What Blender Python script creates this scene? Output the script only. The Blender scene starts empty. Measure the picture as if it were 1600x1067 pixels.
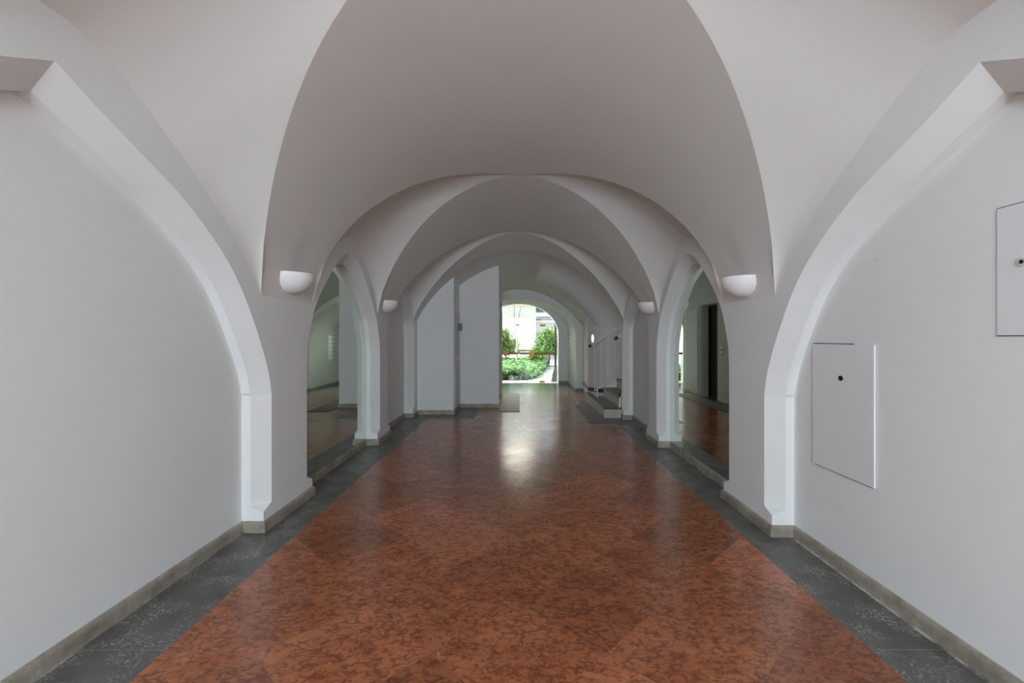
import bpy, math, random
from math import sin, cos, pi, sqrt, radians
random.seed(7)
SC = bpy.context.scene
COL = SC.collection

# ------------------------------------------------------------------ mesh helpers
class MB:
    def __init__(s):
        s.v = []; s.f = []; s.m = []; s.sm = []
    def vert(s, p):
        s.v.append(tuple(p)); return len(s.v) - 1
    def face(s, idx, mat=0, smooth=False):
        s.f.append(tuple(idx)); s.m.append(mat); s.sm.append(smooth)
    def poly(s, pts, mat=0, smooth=False):
        s.face([s.vert(p) for p in pts], mat, smooth)
    def grid(s, rows, mat=0, smooth=True, closed=False):
        ids = [[s.vert(p) for p in r] for r in rows]
        for a, b in zip(ids[:-1], ids[1:]):
            n = len(a)
            for i in range(n if closed else n - 1):
                j = (i + 1) % n
                q = [a[i], a[j], b[j], b[i]]
                pts = [s.v[k] for k in q]
                keep = []
                for k, p in zip(q, pts):
                    if not any(sum((p[c] - s.v[t][c]) ** 2 for c in range(3)) < 1e-12 for t in keep):
                        keep.append(k)
                if len(keep) >= 3:
                    s.face(keep, mat, smooth)
    def box(s, x0, x1, y0, y1, z0, z1, mat=0):
        c = [s.vert(p) for p in ((x0, y0, z0), (x1, y0, z0), (x1, y1, z0), (x0, y1, z0),
                                 (x0, y0, z1), (x1, y0, z1), (x1, y1, z1), (x0, y1, z1))]
        for q in ((3, 2, 1, 0), (4, 5, 6, 7), (0, 1, 5, 4), (1, 2, 6, 5), (2, 3, 7, 6), (3, 0, 4, 7)):
            s.face([c[i] for i in q], mat)
    def tube(s, pts, r, n=10, mat=0, cap=True):
        rows = []
        for i, p in enumerate(pts):
            a = pts[max(i - 1, 0)]; b = pts[min(i + 1, len(pts) - 1)]
            t = [b[k] - a[k] for k in range(3)]
            L = sqrt(sum(c * c for c in t)) or 1; t = [c / L for c in t]
            up = (0, 0, 1) if abs(t[2]) < .9 else (1, 0, 0)
            e1 = [t[1]*up[2]-t[2]*up[1], t[2]*up[0]-t[0]*up[2], t[0]*up[1]-t[1]*up[0]]
            L = sqrt(sum(c * c for c in e1)); e1 = [c / L for c in e1]
            e2 = [t[1]*e1[2]-t[2]*e1[1], t[2]*e1[0]-t[0]*e1[2], t[0]*e1[1]-t[1]*e1[0]]
            rr = r[i] if isinstance(r, (list, tuple)) else r
            rows.append([tuple(p[k] + rr * (cos(2*pi*j/n) * e1[k] + sin(2*pi*j/n) * e2[k]) for k in range(3)) for j in range(n)])
        s.grid(rows, mat, True, True)
        if cap:
            s.poly(rows[0], mat); s.poly(rows[-1][::-1], mat)
    def sphere(s, c, rx, ry, rz, n=16, m=10, mat=0):
        rows = []
        for i in range(m + 1):
            a = -pi/2 + pi*i/m
            rows.append([(c[0] + rx*cos(a)*cos(2*pi*j/n), c[1] + ry*cos(a)*sin(2*pi*j/n), c[2] + rz*sin(a)) for j in range(n)])
        s.grid(rows, mat, True, True)
    def warp(s, fn):
        s.v = [fn(*p) for p in s.v]; return s

def mesh_obj(name, mb, mats, parent=None, origin=None, recalc=True, bevel=0):
    """link ONE mesh object; vertices are world coordinates, origin is where the object sits"""
    if parent is not None:
        o0 = ORIG[parent.name]
    else:
        o0 = origin or (0, 0, 0)
    me = bpy.data.meshes.new(name)
    me.from_pydata([(p[0]-o0[0], p[1]-o0[1], p[2]-o0[2]) for p in mb.v], [], mb.f)
    for m in (mats if isinstance(mats, (list, tuple)) else [mats]):
        me.materials.append(m)
    for p, mi, sm in zip(me.polygons, mb.m, mb.sm):
        p.material_index = mi; p.use_smooth = sm
    if recalc:
        import bmesh
        bm = bmesh.new(); bm.from_mesh(me)
        bmesh.ops.recalc_face_normals(bm, faces=bm.faces)
        bm.to_mesh(me); bm.free()
    me.update()
    o = bpy.data.objects.new(name, me); COL.objects.link(o)
    if parent is not None:
        o.parent = parent
        ORIG[o.name] = o0
    else:
        o.location = o0
        ORIG[o.name] = o0
    if bevel:
        b = o.modifiers.new('bevel', 'BEVEL'); b.width = bevel; b.segments = 2; b.limit_method = 'ANGLE'
    return o
ORIG = {}
def thing(name, loc, label, cat, group=None):
    o = bpy.data.objects.new(name, None); COL.objects.link(o)
    o.location = loc; o.empty_display_size = .1
    ORIG[o.name] = loc
    return tag(o, label, cat, group)
def tag(o, label, cat, group=None):
    o['label'] = label; o['category'] = cat
    if group: o['group'] = group
    return o
def struct(o):
    o['kind'] = 'structure'; return o

# ------------------------------------------------------------------ materials
def new_mat(name):
    m = bpy.data.materials.new(name); m.use_nodes = True
    nt = m.node_tree; b = nt.nodes['Principled BSDF']
    return m, nt, b
def N(nt, t, **k):
    n = nt.nodes.new(t)
    for a, v in k.items():
        setattr(n, a, v)
    return n
def mth(nt, op, a, b=None):
    n = N(nt, 'ShaderNodeMath', operation=op)
    for i, v in enumerate((a, b)):
        if v is None: continue
        if isinstance(v, (int, float)): n.inputs[i].default_value = v
        else: nt.links.new(v, n.inputs[i])
    return n.outputs[0]
def mixc(nt, f, a, b, blend='MIX'):
    n = N(nt, 'ShaderNodeMix', data_type='RGBA', blend_type=blend)
    for s, v in ((n.inputs[0], f), (n.inputs[6], a), (n.inputs[7], b)):
        if isinstance(v, (int, float)): s.default_value = v
        elif isinstance(v, tuple): s.default_value = (*v, 1) if len(v) == 3 else v
        else: nt.links.new(v, s)
    return n.outputs[2]
def ramp(nt, f, stops):
    n = N(nt, 'ShaderNodeValToRGB'); nt.links.new(f, n.inputs[0])
    e = n.color_ramp.elements
    while len(e) < len(stops): e.new(.5)
    for el, (p, c) in zip(e, stops):
        el.position = p; el.color = (*c, 1) if isinstance(c, tuple) else (c, c, c, 1)
    return n.outputs[0]
def noise(nt, vec, scale, detail=4, rough=.5, dist=0):
    n = N(nt, 'ShaderNodeTexNoise'); n.inputs['Scale'].default_value = scale
    n.inputs['Detail'].default_value = detail; n.inputs['Roughness'].default_value = rough
    n.inputs['Distortion'].default_value = dist
    if vec is not None: nt.links.new(vec, n.inputs['Vector'])
    return n
def simple(name, col, rough=.5, metal=0, var=.06, scale=12, bump=0, spec=None):
    m, nt, b = new_mat(name)
    tc = N(nt, 'ShaderNodeTexCoord').outputs['Object']
    nz = noise(nt, tc, scale, 5)
    c = mixc(nt, nz.outputs[0], tuple(x * (1 - var) for x in col), tuple(min(1, x * (1 + var)) for x in col))
    nt.links.new(c, b.inputs['Base Color'])
    b.inputs['Roughness'].default_value = rough; b.inputs['Metallic'].default_value = metal
    if spec is not None: b.inputs['Specular IOR Level'].default_value = spec
    if bump:
        bp = N(nt, 'ShaderNodeBump'); bp.inputs['Strength'].default_value = bump; bp.inputs['Distance'].default_value = .01
        nt.links.new(nz.outputs[0], bp.inputs['Height']); nt.links.new(bp.outputs[0], b.inputs['Normal'])
    return m

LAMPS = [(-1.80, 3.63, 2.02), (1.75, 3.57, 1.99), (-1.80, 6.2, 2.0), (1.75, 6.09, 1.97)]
def plaster(name, col, scuffs=False):
    m, nt, b = new_mat(name)
    tc = N(nt, 'ShaderNodeTexCoord').outputs['Object']
    big = noise(nt, tc, 1.3, 4, .6); fine = noise(nt, tc, 90, 4, .6); mid = noise(nt, tc, 14, 4, .6)
    c = mixc(nt, big.outputs[0], tuple(x * .965 for x in col), tuple(min(1, x * 1.03) for x in col))
    if scuffs:
        mp = N(nt, 'ShaderNodeMapping'); nt.links.new(tc, mp.inputs[0]); mp.inputs['Scale'].default_value = (1, 1.3, 2.2)
        sc = noise(nt, mp.outputs[0], 3.4, 6, .72, 1.2)
        f = ramp(nt, sc.outputs[0], [(.665, 0.), (.74, .16)])
        c = mixc(nt, f, c, (.40, .40, .41))
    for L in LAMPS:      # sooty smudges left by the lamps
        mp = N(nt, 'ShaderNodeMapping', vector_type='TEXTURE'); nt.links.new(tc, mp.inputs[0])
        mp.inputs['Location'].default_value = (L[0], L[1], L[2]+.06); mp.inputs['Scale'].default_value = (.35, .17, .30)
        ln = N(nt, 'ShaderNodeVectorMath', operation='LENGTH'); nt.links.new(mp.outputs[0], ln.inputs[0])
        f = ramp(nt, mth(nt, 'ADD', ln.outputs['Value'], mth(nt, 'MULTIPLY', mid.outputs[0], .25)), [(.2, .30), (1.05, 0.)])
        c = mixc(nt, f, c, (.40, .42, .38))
    nt.links.new(c, b.inputs['Base Color'])
    b.inputs['Roughness'].default_value = .72
    b.inputs['Specular IOR Level'].default_value = .25
    h = mth(nt, 'ADD', mth(nt, 'MULTIPLY', fine.outputs[0], .35), mid.outputs[0])
    bp = N(nt, 'ShaderNodeBump'); bp.inputs['Strength'].default_value = .10; bp.inputs['Distance'].default_value = .012
    nt.links.new(h, bp.inputs['Height']); nt.links.new(bp.outputs[0], b.inputs['Normal'])
    return m

WALL = plaster('white_plaster', (.79, .80, .79), True)
VAULT = plaster('vault_plaster', (.745, .74, .71))
PANELW = simple('white_painted_board', (.79, .79, .80), .4, var=.02)
SCONCE = simple('white_gypsum', (.88, .87, .86), .5, var=.015)
DARKHOLE = simple('dark_hole', (.015, .013, .012), .9)
WHITE_METAL = simple('white_lacquered_metal', (.78, .78, .76), .35)
BLACK = simple('black_plastic', (.015, .015, .016), .4)
BLUE = simple('blue_plastic', (.02, .12, .25), .35)
BRASS = simple('brushed_brass', (.24, .125, .04), .3, 1., var=.1, scale=40)
BRONZE = simple('brown_bronze_bar', (.20, .09, .03), .35, .5, var=.12, scale=30)
STEEL = simple('pale_steel', (.82, .83, .80), .3, .35, var=.05)
DARKWOOD = simple('dark_brown_door', (.035, .017, .010), .4, var=.3, scale=9)
GREYDOOR = simple('grey_painted_door', (.62, .62, .61), .45, var=.03)
MAT = simple('dark_doormat', (.05, .052, .042), .55, var=.35, scale=30, bump=.6)
RISER = simple('cream_stone', (.50, .46, .38), .5, var=.2, scale=22)
TREAD = simple('dark_grey_tread', (.075, .075, .07), .35, var=.3, scale=25)
DARKPIPE = simple('dark_brown_pipe', (.05, .032, .024), .5)
ROCK = simple('grey_weathered_stone', (.20, .20, .20), .9, var=.4, scale=9, bump=.8)
FACADE = simple('bright_facade', (.70, .69, .65), .8, var=.02, scale=3)
TAN = simple('tan_moulding', (.70, .62, .47), .8, var=.08)
SLATE = simple('slate_roof', (.16, .18, .19), .6, var=.2, scale=6)
WINDARK = simple('blue_grey_window', (.05, .085, .12), .1)
GRAVEL = simple('white_gravel', (.56, .56, .56), .9, var=.25, scale=55, bump=.6)
SOIL = simple('dark_soil', (.03, .026, .02), .95, var=.4, scale=20)
WOODBROWN = simple('brown_timber', (.22, .12, .075), .6, var=.2, scale=15)
TRUNK = simple('pale_bark', (.62, .52, .36), .8, var=.25, scale=30)
TWIG = simple('brown_twig', (.10, .07, .05), .8, var=.2)

def leaf_mat(name, a, b2, c3):
    m, nt, b = new_mat(name)
    g = N(nt, 'ShaderNodeNewGeometry')
    tc = N(nt, 'ShaderNodeTexCoord').outputs['Object']
    nz = noise(nt, tc, 9, 3, .6)
    c = ramp(nt, mth(nt, 'ADD', mth(nt, 'MULTIPLY', nz.outputs[0], .6), mth(nt, 'MULTIPLY', g.outputs['Random Per Island'], .45)),
             [(.25, a), (.5, b2), (.8, c3)])
    nt.links.new(c, b.inputs['Base Color'])
    b.inputs['Roughness'].default_value = .45
    tr = N(nt, 'ShaderNodeBsdfTranslucent'); nt.links.new(c, tr.inputs[0])
    mx = N(nt, 'ShaderNodeMixShader'); mx.inputs[0].default_value = .35
    nt.links.new(b.outputs[0], mx.inputs[1]); nt.links.new(tr.outputs[0], mx.inputs[2])
    nt.links.new(mx.outputs[0], nt.nodes['Material Output'].inputs[0])
    return m
LEAF_Y = leaf_mat('yellow_green_leaves', (.05, .15, .02), (.22, .40, .06), (.52, .62, .16))
LEAF_G = leaf_mat('fresh_green_leaves', (.045, .14, .03), (.20, .40, .09), (.50, .66, .26))
LEAF_I = leaf_mat('ivy_leaves', (.05, .17, .05), (.22, .46, .14), (.55, .75, .42))

def mirror_mat():
    m, nt, b = new_mat('mirror_glass')
    tc = N(nt, 'ShaderNodeTexCoord').outputs['Object']
    nz = noise(nt, tc, 2.0, 2)
    c = mixc(nt, nz.outputs[0], (.72, .79, .73), (.75, .82, .76))
    nt.links.new(c, b.inputs['Base Color'])
    b.inputs['Metallic'].default_value = 1.; b.inputs['Roughness'].default_value = .01
    return m
MIRROR = mirror_mat()
MIRROR_EDGE = simple('green_glass_edge', (.45, .62, .58), .15)
def glass_mat():
    m, nt, b = new_mat('clear_door_glass')
    nt.nodes.remove(b)
    t = N(nt, 'ShaderNodeBsdfTransparent'); t.inputs[0].default_value = (.93, .97, .94, 1)
    g = N(nt, 'ShaderNodeBsdfGlossy'); g.inputs['Roughness'].default_value = .0
    lw = N(nt, 'ShaderNodeFresnel'); lw.inputs[0].default_value = 1.45
    mx = N(nt, 'ShaderNodeMixShader'); nt.links.new(lw.outputs[0], mx.inputs[0])
    nt.links.new(t.outputs[0], mx.inputs[1]); nt.links.new(g.outputs[0], mx.inputs[2])
    nt.links.new(mx.outputs[0], nt.nodes['Material Output'].inputs[0])
    return m
GLASS = glass_mat()

def marble():
    m, nt, b = new_mat('red_verona_marble')
    tc = N(nt, 'ShaderNodeTexCoord').outputs['Object']
    sp = N(nt, 'ShaderNodeSeparateXYZ'); nt.links.new(tc, sp.inputs[0])
    X, Y = sp.outputs[0], sp.outputs[1]
    S = .547; r2 = 1 / sqrt(2)
    u = mth(nt, 'DIVIDE', mth(nt, 'SUBTRACT', mth(nt, 'MULTIPLY', mth(nt, 'ADD', X, Y), r2), 2.245), S)
    v = mth(nt, 'DIVIDE', mth(nt, 'SUBTRACT', mth(nt, 'MULTIPLY', mth(nt, 'SUBTRACT', Y, X), r2), 1.7005), S)
    fu, fv = mth(nt, 'FLOOR', u), mth(nt, 'FLOOR', v)
    ru, rv = mth(nt, 'SUBTRACT', u, fu), mth(nt, 'SUBTRACT', v, fv)
    cb = N(nt, 'ShaderNodeCombineXYZ'); nt.links.new(fu, cb.inputs[0]); nt.links.new(fv, cb.inputs[1])
    wn = N(nt, 'ShaderNodeTexWhiteNoise', noise_dimensions='3D'); nt.links.new(cb.outputs[0], wn.inputs[0])
    # per-tile shift of the veining
    off = N(nt, 'ShaderNodeVectorMath', operation='SCALE'); nt.links.new(wn.outputs['Color'], off.inputs[0]); off.inputs['Scale'].default_value = 37.
    ad = N(nt, 'ShaderNodeVectorMath', operation='ADD'); nt.links.new(tc, ad.inputs[0]); nt.links.new(off.outputs[0], ad.inputs[1])
    P = ad.outputs[0]
    mp = N(nt, 'ShaderNodeMapping'); mp.inputs['Scale'].default_value = (1, 1.5, 1); mp.inputs['Rotation'].default_value = (0, 0, .35)
    nt.links.new(P, mp.inputs[0])
    warpn = noise(nt, mp.outputs[0], 19, 4, .65)
    wv = N(nt, 'ShaderNodeVectorMath', operation='SCALE'); nt.links.new(warpn.outputs['Color'], wv.inputs[0]); wv.inputs['Scale'].default_value = .09
    pv = N(nt, 'ShaderNodeVectorMath', operation='ADD'); nt.links.new(mp.outputs[0], pv.inputs[0]); nt.links.new(wv.outputs[0], pv.inputs[1])
    vor = N(nt, 'ShaderNodeTexVoronoi', feature='DISTANCE_TO_EDGE'); vor.inputs['Scale'].default_value = 19
    nt.links.new(pv.outputs[0], vor.inputs['Vector'])
    vein = ramp(nt, vor.outputs['Distance'], [(.0, 1.), (.08, .8), (.2, 0.)])
    gate = ramp(nt, noise(nt, pv.outputs[0], 13, 5, .7).outputs[0], [(.44, 0.), (.55, 1.)])
    spots = ramp(nt, noise(nt, pv.outputs[0], 21, 5, .62, .5).outputs[0], [(.555, 0.), (.61, .9)])
    veinf = mth(nt, 'MAXIMUM', mth(nt, 'MULTIPLY', vein, gate), spots)
    blot = noise(nt, pv.outputs[0], 5, 6, .68, .6)
    cloud = noise(nt, P, 2.2, 5, .6)
    base = ramp(nt, blot.outputs[0], [(.3, (.255, .072, .028)), (.5, (.345, .106, .042)), (.68, (.42, .155, .07))])
    base = mixc(nt, ramp(nt, cloud.outputs[0], [(.35, 0.), (.7, .45)]), base, (.42, .16, .07))
    c = mixc(nt, mth(nt, 'MULTIPLY', veinf, .74), base, (.085, .024, .013))
    # per-tile tone
    tone = N(nt, 'ShaderNodeMapRange'); nt.links.new(wn.outputs['Value'], tone.inputs[0])
    tone.inputs[3].default_value = .78; tone.inputs[4].default_value = 1.26
    cbt = N(nt, 'ShaderNodeVectorMath', operation='SCALE'); nt.links.new(c, cbt.inputs[0]); nt.links.new(tone.outputs[0], cbt.inputs['Scale'])
    c = cbt.outputs[0]
    # pale calcite flecks
    fl = noise(nt, P, 16, 3, .5, 1.5)
    c = mixc(nt, ramp(nt, fl.outputs[0], [(.735, 0.), (.77, .55)]), c, (.52, .36, .25))
    # joints
    e = .0035
    ju = mth(nt, 'MINIMUM', ru, mth(nt, 'SUBTRACT', 1, ru)); jv = mth(nt, 'MINIMUM', rv, mth(nt, 'SUBTRACT', 1, rv))
    j = mth(nt, 'LESS_THAN', mth(nt, 'MINIMUM', ju, jv), e)
    c = mixc(nt, mth(nt, 'MULTIPLY', j, .55), c, (.22, .12, .085))
    nt.links.new(c, b.inputs['Base Color'])
    rg = ramp(nt, noise(nt, tc, 3.5, 5, .6).outputs[0], [(.3, .13), (.7, .26)])
    nt.links.new(rg, b.inputs['Roughness'])
    bp = N(nt, 'ShaderNodeBump'); bp.inputs['Strength'].default_value = .02; bp.inputs['Distance'].default_value = .02
    nt.links.new(noise(nt, tc, 5, 3).outputs[0], bp.inputs['Height']); nt.links.new(bp.outputs[0], b.inputs['Normal'])
    return m
MARBLE = marble()

def serp():
    m, nt, b = new_mat('dark_grey_stone_border')
    tc = N(nt, 'ShaderNodeTexCoord').outputs['Object']
    sp = N(nt, 'ShaderNodeSeparateXYZ'); nt.links.new(tc, sp.inputs[0])
    n1 = noise(nt, tc, 6, 6, .7); n2 = noise(nt, tc, 70, 5, .75); n3 = noise(nt, tc, 5, 5, .65)
    c = ramp(nt, n1.outputs[0], [(.3, (.062, .061, .055)), (.7, (.125, .122, .110))])
    f = mth(nt, 'MULTIPLY', ramp(nt, n2.outputs[0], [(.51, 0.), (.585, .85)]), ramp(nt, n3.outputs[0], [(.46, 0.), (.60, 1.)]))
    c = mixc(nt, f, c, (.46, .46, .44))
    n4 = noise(nt, tc, 120, 3, .7)
    c = mixc(nt, ramp(nt, n4.outputs[0], [(.60, 0.), (.70, .4)]), c, (.35, .35, .33))
    # crumbly white mortar line along the skirting
    gx = mth(nt, 'MULTIPLY', mth(nt, 'GREATER_THAN', sp.outputs[0], 1.902), mth(nt, 'LESS_THAN', sp.outputs[0], 1.925))
    gl = mth(nt, 'MULTIPLY', mth(nt, 'LESS_THAN', sp.outputs[0], -1.962), .5)
    gn = ramp(nt, noise(nt, tc, 5, 5, .7).outputs[0], [(.42, .1), (.58, 1.)])
    c = mixc(nt, mth(nt, 'MULTIPLY', mth(nt, 'ADD', gx, gl), gn), c, (.55, .55, .53))
    yy = mth(nt, 'DIVIDE', mth(nt, 'SUBTRACT', sp.outputs[1], 2.04), 1.05)
    fr = mth(nt, 'ABSOLUTE', mth(nt, 'SUBTRACT', yy, mth(nt, 'ROUND', yy)))
    c = mixc(nt, mth(nt, 'MULTIPLY', mth(nt, 'LESS_THAN', fr, .004), .6), c, (.20, .20, .19))
    nt.links.new(c, b.inputs['Base Color'])
    b.inputs['Roughness'].default_value = .36
    return m
SERP = serp()
GREYFLOOR = simple('pale_grey_green_stone', (.26, .27, .24), .16, var=.2, scale=7)

def skirting():
    m, nt, b = new_mat('beige_stone_skirting')
    tc = N(nt, 'ShaderNodeTexCoord').outputs['Object']
    n1 = noise(nt, tc, 7, 6, .7)
    c = ramp(nt, n1.outputs[0], [(.3, (.20, .17, .13)), (.55, (.33, .295, .24)), (.75, (.47, .44, .38))])
    nt.links.new(c, b.inputs['Base Color']); b.inputs['Roughness'].default_value = .5
    return m
SKIRT = skirting()

# ------------------------------------------------------------------ hall geometry tables (canonical: w outward from the axis, d along the hall)
W0 = 1.835; WN = 1.993; WC = W0 + .095; CH = .105
def lerp_table(t, x):
    if x <= t[0][0]: return t[0][1]
    for (a, fa), (b, fb) in zip(t[:-1], t[1:]):
        if x <= b:
            return fa + (fb - fa) * (x - a) / (b - a)
    return t[-1][1]
def smooth_table(t, x):
    """monotone-ish Hermite interpolation"""
    if x <= t[0][0]: return t[0][1]
    if x >= t[-1][0]: return t[-1][1]
    n = len(t)
    sl = [(t[i+1][1]-t[i][1])/(t[i+1][0]-t[i][0]) for i in range(n-1)]
    def tan(i):
        if i == 0: return sl[0]
        if i == n-1: return sl[-1]
        a, b = sl[i-1], sl[i]
        return 0 if a*b <= 0 else 2*a*b/(a+b)
    for i in range(n-1):
        if x <= t[i+1][0]:
            h = t[i+1][0]-t[i][0]; q = (x-t[i][0])/h
            m0, m1 = tan(i)*h, tan(i+1)*h
            return (2*q**3-3*q*q+1)*t[i][1] + (q**3-2*q*q+q)*m0 + (-2*q**3+3*q*q)*t[i+1][1] + (q**3-q*q)*m1
def g1(x): return max(0, 1 - (min(x, 1.835)/1.835)**2.2)**.588
def g3(x): return max(0, 1 - (min(x, 1.835)/1.835)**2)**.833
CROWN = [(5.0, 3.18), (7.15, 3.07), (8.0, 2.95), (8.3, 2.94)]
def P(d, x):
    x = min(abs(x), W0)
    k = min(1, max(0, (d - 5.0) / 2.0))
    g = g1(x) * (1 - k) + g3(x) * k
    return 1.70 + (lerp_table(CROWN, d) - 1.70) * g
BAYS = [
    dict(c=1.80, hi=1.475, foot=1.44,
         A=[(0, 2.494), (.146, 2.418), (.377, 2.309), (.665, 2.175), (1.016, 1.931), (1.20, 1.74), (1.326, 1.554), (1.45, 1.335), (1.54, 1.14), (1.58, .98)],
         T=[(0, 2.69), (.07, 2.687), (.25, 2.63), (.46, 2.525), (.69, 2.38), (.956, 2.20), (1.196, 1.99), (1.35, 1.82), (1.44, 1.70)], p=1.62),
    dict(c=4.983, hi=.935, foot=.93,
         A=[(0, 2.315), (.14, 2.285), (.263, 2.235), (.397, 2.14), (.583, 1.985), (.78, 1.79), (.884, 1.66), (.97, 1.47), (1.02, 1.32), (1.04, 1.15)],
         T=[(0, 2.49), (.2, 2.44), (.397, 2.33), (.554, 2.22), (.71, 2.06), (.85, 1.87), (.93, 1.70)], p=1.25),
    dict(c=7.20, hi=.71, foot=.70,
         A=[(0, 2.12), (.2, 2.05), (.383, 1.94), (.55, 1.84), (.70, 1.72), (.78, 1.58), (.81, 1.42)],
         T=[(0, 2.36), (.2, 2.29), (.4, 2.13), (.55, 1.97), (.65, 1.81), (.70, 1.70)], p=1.2),
]
D0, DL, DR = -3.1, 8.25, 8.05
def T(d):
    for b in BAYS:
        u = abs(d - b['c'])
        if u < b['foot']: return smooth_table(b['T'], u)
    return 1.70
def warp(x, y, z):
    t = max(-1, min(1.15, x / W0))
    y *= 1 - .0105 * (1 + t)
    if z > 1.4: z = 1.4 + (z - 1.4) * (1 - .0125 * (1 + t))
    if x > 0: x *= .973
    return (x, y, z)
def outline(b):
    """pairs (outer u,z),(inner u,z) from the foot to the apex"""
    hi = b['hi']; ho = hi + CH
    A = b['A']; us = [A[-1][0] * sin(pi/2 * i / 40) for i in range(40, -1, -1)]
    outer = [(u, smooth_table(A, u)) for u in us]
    inner = []
    for i, (u, z) in enumerate(outer):
        a = outer[max(0, i-1)]; c = outer[min(len(outer)-1, i+1)]
        tu, tz = c[0]-a[0], c[1]-a[1]
        L = sqrt(tu*tu+tz*tz) or 1
        nu, nz = tz/L, -tu/L            # outward-up normal rotated; inward is minus
        inner.append((u - nu*CH, z - nz*CH))
    inner[0] = (hi, outer[0][1])
    for i in range(1, len(inner)):
        inner[i] = (min(inner[i][0], hi), max(inner[i][1], inner[i-1][1] + .0005))
    # cut at the axis
    zc = None
    for (a, za), (c, zc2) in zip(inner[:-1], inner[1:]):
        if a >= 0 > c:
            zc = za + (zc2-za) * a/(a-c); break
    if zc is None: zc = inner[-1][1]
    inner = [(u, z) if u > 0 else (0, zc) for u, z in inner]
    inner[-1] = (0, zc)
    # keep the inner curve from climbing back
    pre_o = [(hi, 0), (hi, .143), (ho, .18)]
    pre_i = [(hi, 0), (hi, .143), (hi, .18)]
    outer[0] = (ho, outer[0][1])
    return pre_o + outer, pre_i + inner
for b in BAYS:
    b['O'], b['I'] = outline(b)

def side_wall(side):
    mb = MB()
    dend = DL if side < 0 else DR
    pier_start = D0
    for b in BAYS:
        c, hi = b['c'], b['hi']; ho = hi + CH
        # pier before this bay
        n = max(4, int((c-ho-pier_start)/.1))
        ds = [pier_start + (c-ho-pier_start)*i/n for i in range(n+1)]
        mb.grid([[(W0, d, 0) for d in ds], [(W0, d, 1.2) for d in ds], [(W0, d, T(d)+.02) for d in ds]], 0, False)
        # feet
        for sg in (-1, 1):
            mb.poly([(W0, c+sg*hi, 0), (W0, c+sg*ho, 0), (W0, c+sg*ho, .18), (W0, c+sg*hi, .143)])
        # above the arch
        arch = [(u, z) for u, z in b['O'][3:]]
        arch = [(-u, z) for u, z in arch] + [(u, z) for u, z in arch[::-1][1:]]
        ds = [c+u for u, z in arch]
        mb.grid([[(W0, c+u, z) for u, z in arch], [(W0, d, max(T(d)+.02, z+.01)) for d, (u, z) in zip(ds, arch)]], 0, False)
        # chamfer and jamb bands
        O, I = b['O'], b['I']
        for sg in (-1, 1):
            oo = [(W0, c+sg*u, z) for u, z in O]; ii = [(WC, c+sg*u, z) for u, z in I]; jj = [(WN+.004, c+sg*u, z) for u, z in I]
            mb.grid([oo[:4], ii[:4]], 0, False); mb.grid([oo[3:], ii[3:]], 0, True)
            mb.grid([ii[:4], jj[:4]], 0, False); mb.grid([ii[3:], jj[3:]], 0, True)
        # niche back
        ds = [c - hi - .05 + (2*hi+.1)*i/8 for i in range(9)]
        mb.grid([[(WN, d, z) for d in ds] for z in (0, .8, 1.6, 2.7)], 0, False)
        pier_start = c + ho
    n = 8
    ds = [pier_start + (dend-pier_start)*i/n for i in range(n+1)]
    mb.grid([[(W0, d, 0) for d in ds], [(W0, d, T(d)+.02) for d in ds]], 0, False)
    if side > 0:   # end of the last pier, turning into the stair well
        mb.poly([(W0, dend, 0), (WN+.4, dend, 0), (WN+.4, dend, 3.3), (W0, dend, 3.3)])
    mb.v = [warp(side*x, y, z) for x, y, z in mb.v]
    if side < 0:
        mb.poly([(-2.7, D0, 0), (-2.7, 14.3, 0), (-2.7, 14.3, 6.1), (-2.7, D0, 6.1)])  # unseen outer sheet, added to keep outside light from leaking in
    else:
        mb.poly([(4.8, D0, 0), (4.8, 14.3, 0), (4.8, 14.3, 6.1), (4.8, D0, 6.1)])  # same unseen light-blocking sheet beyond the stair
    return mb
struct(mesh_obj('wall_left', side_wall(-1), WALL, recalc=False))
struct(mesh_obj('wall_right', side_wall(1), WALL, recalc=False))

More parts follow.
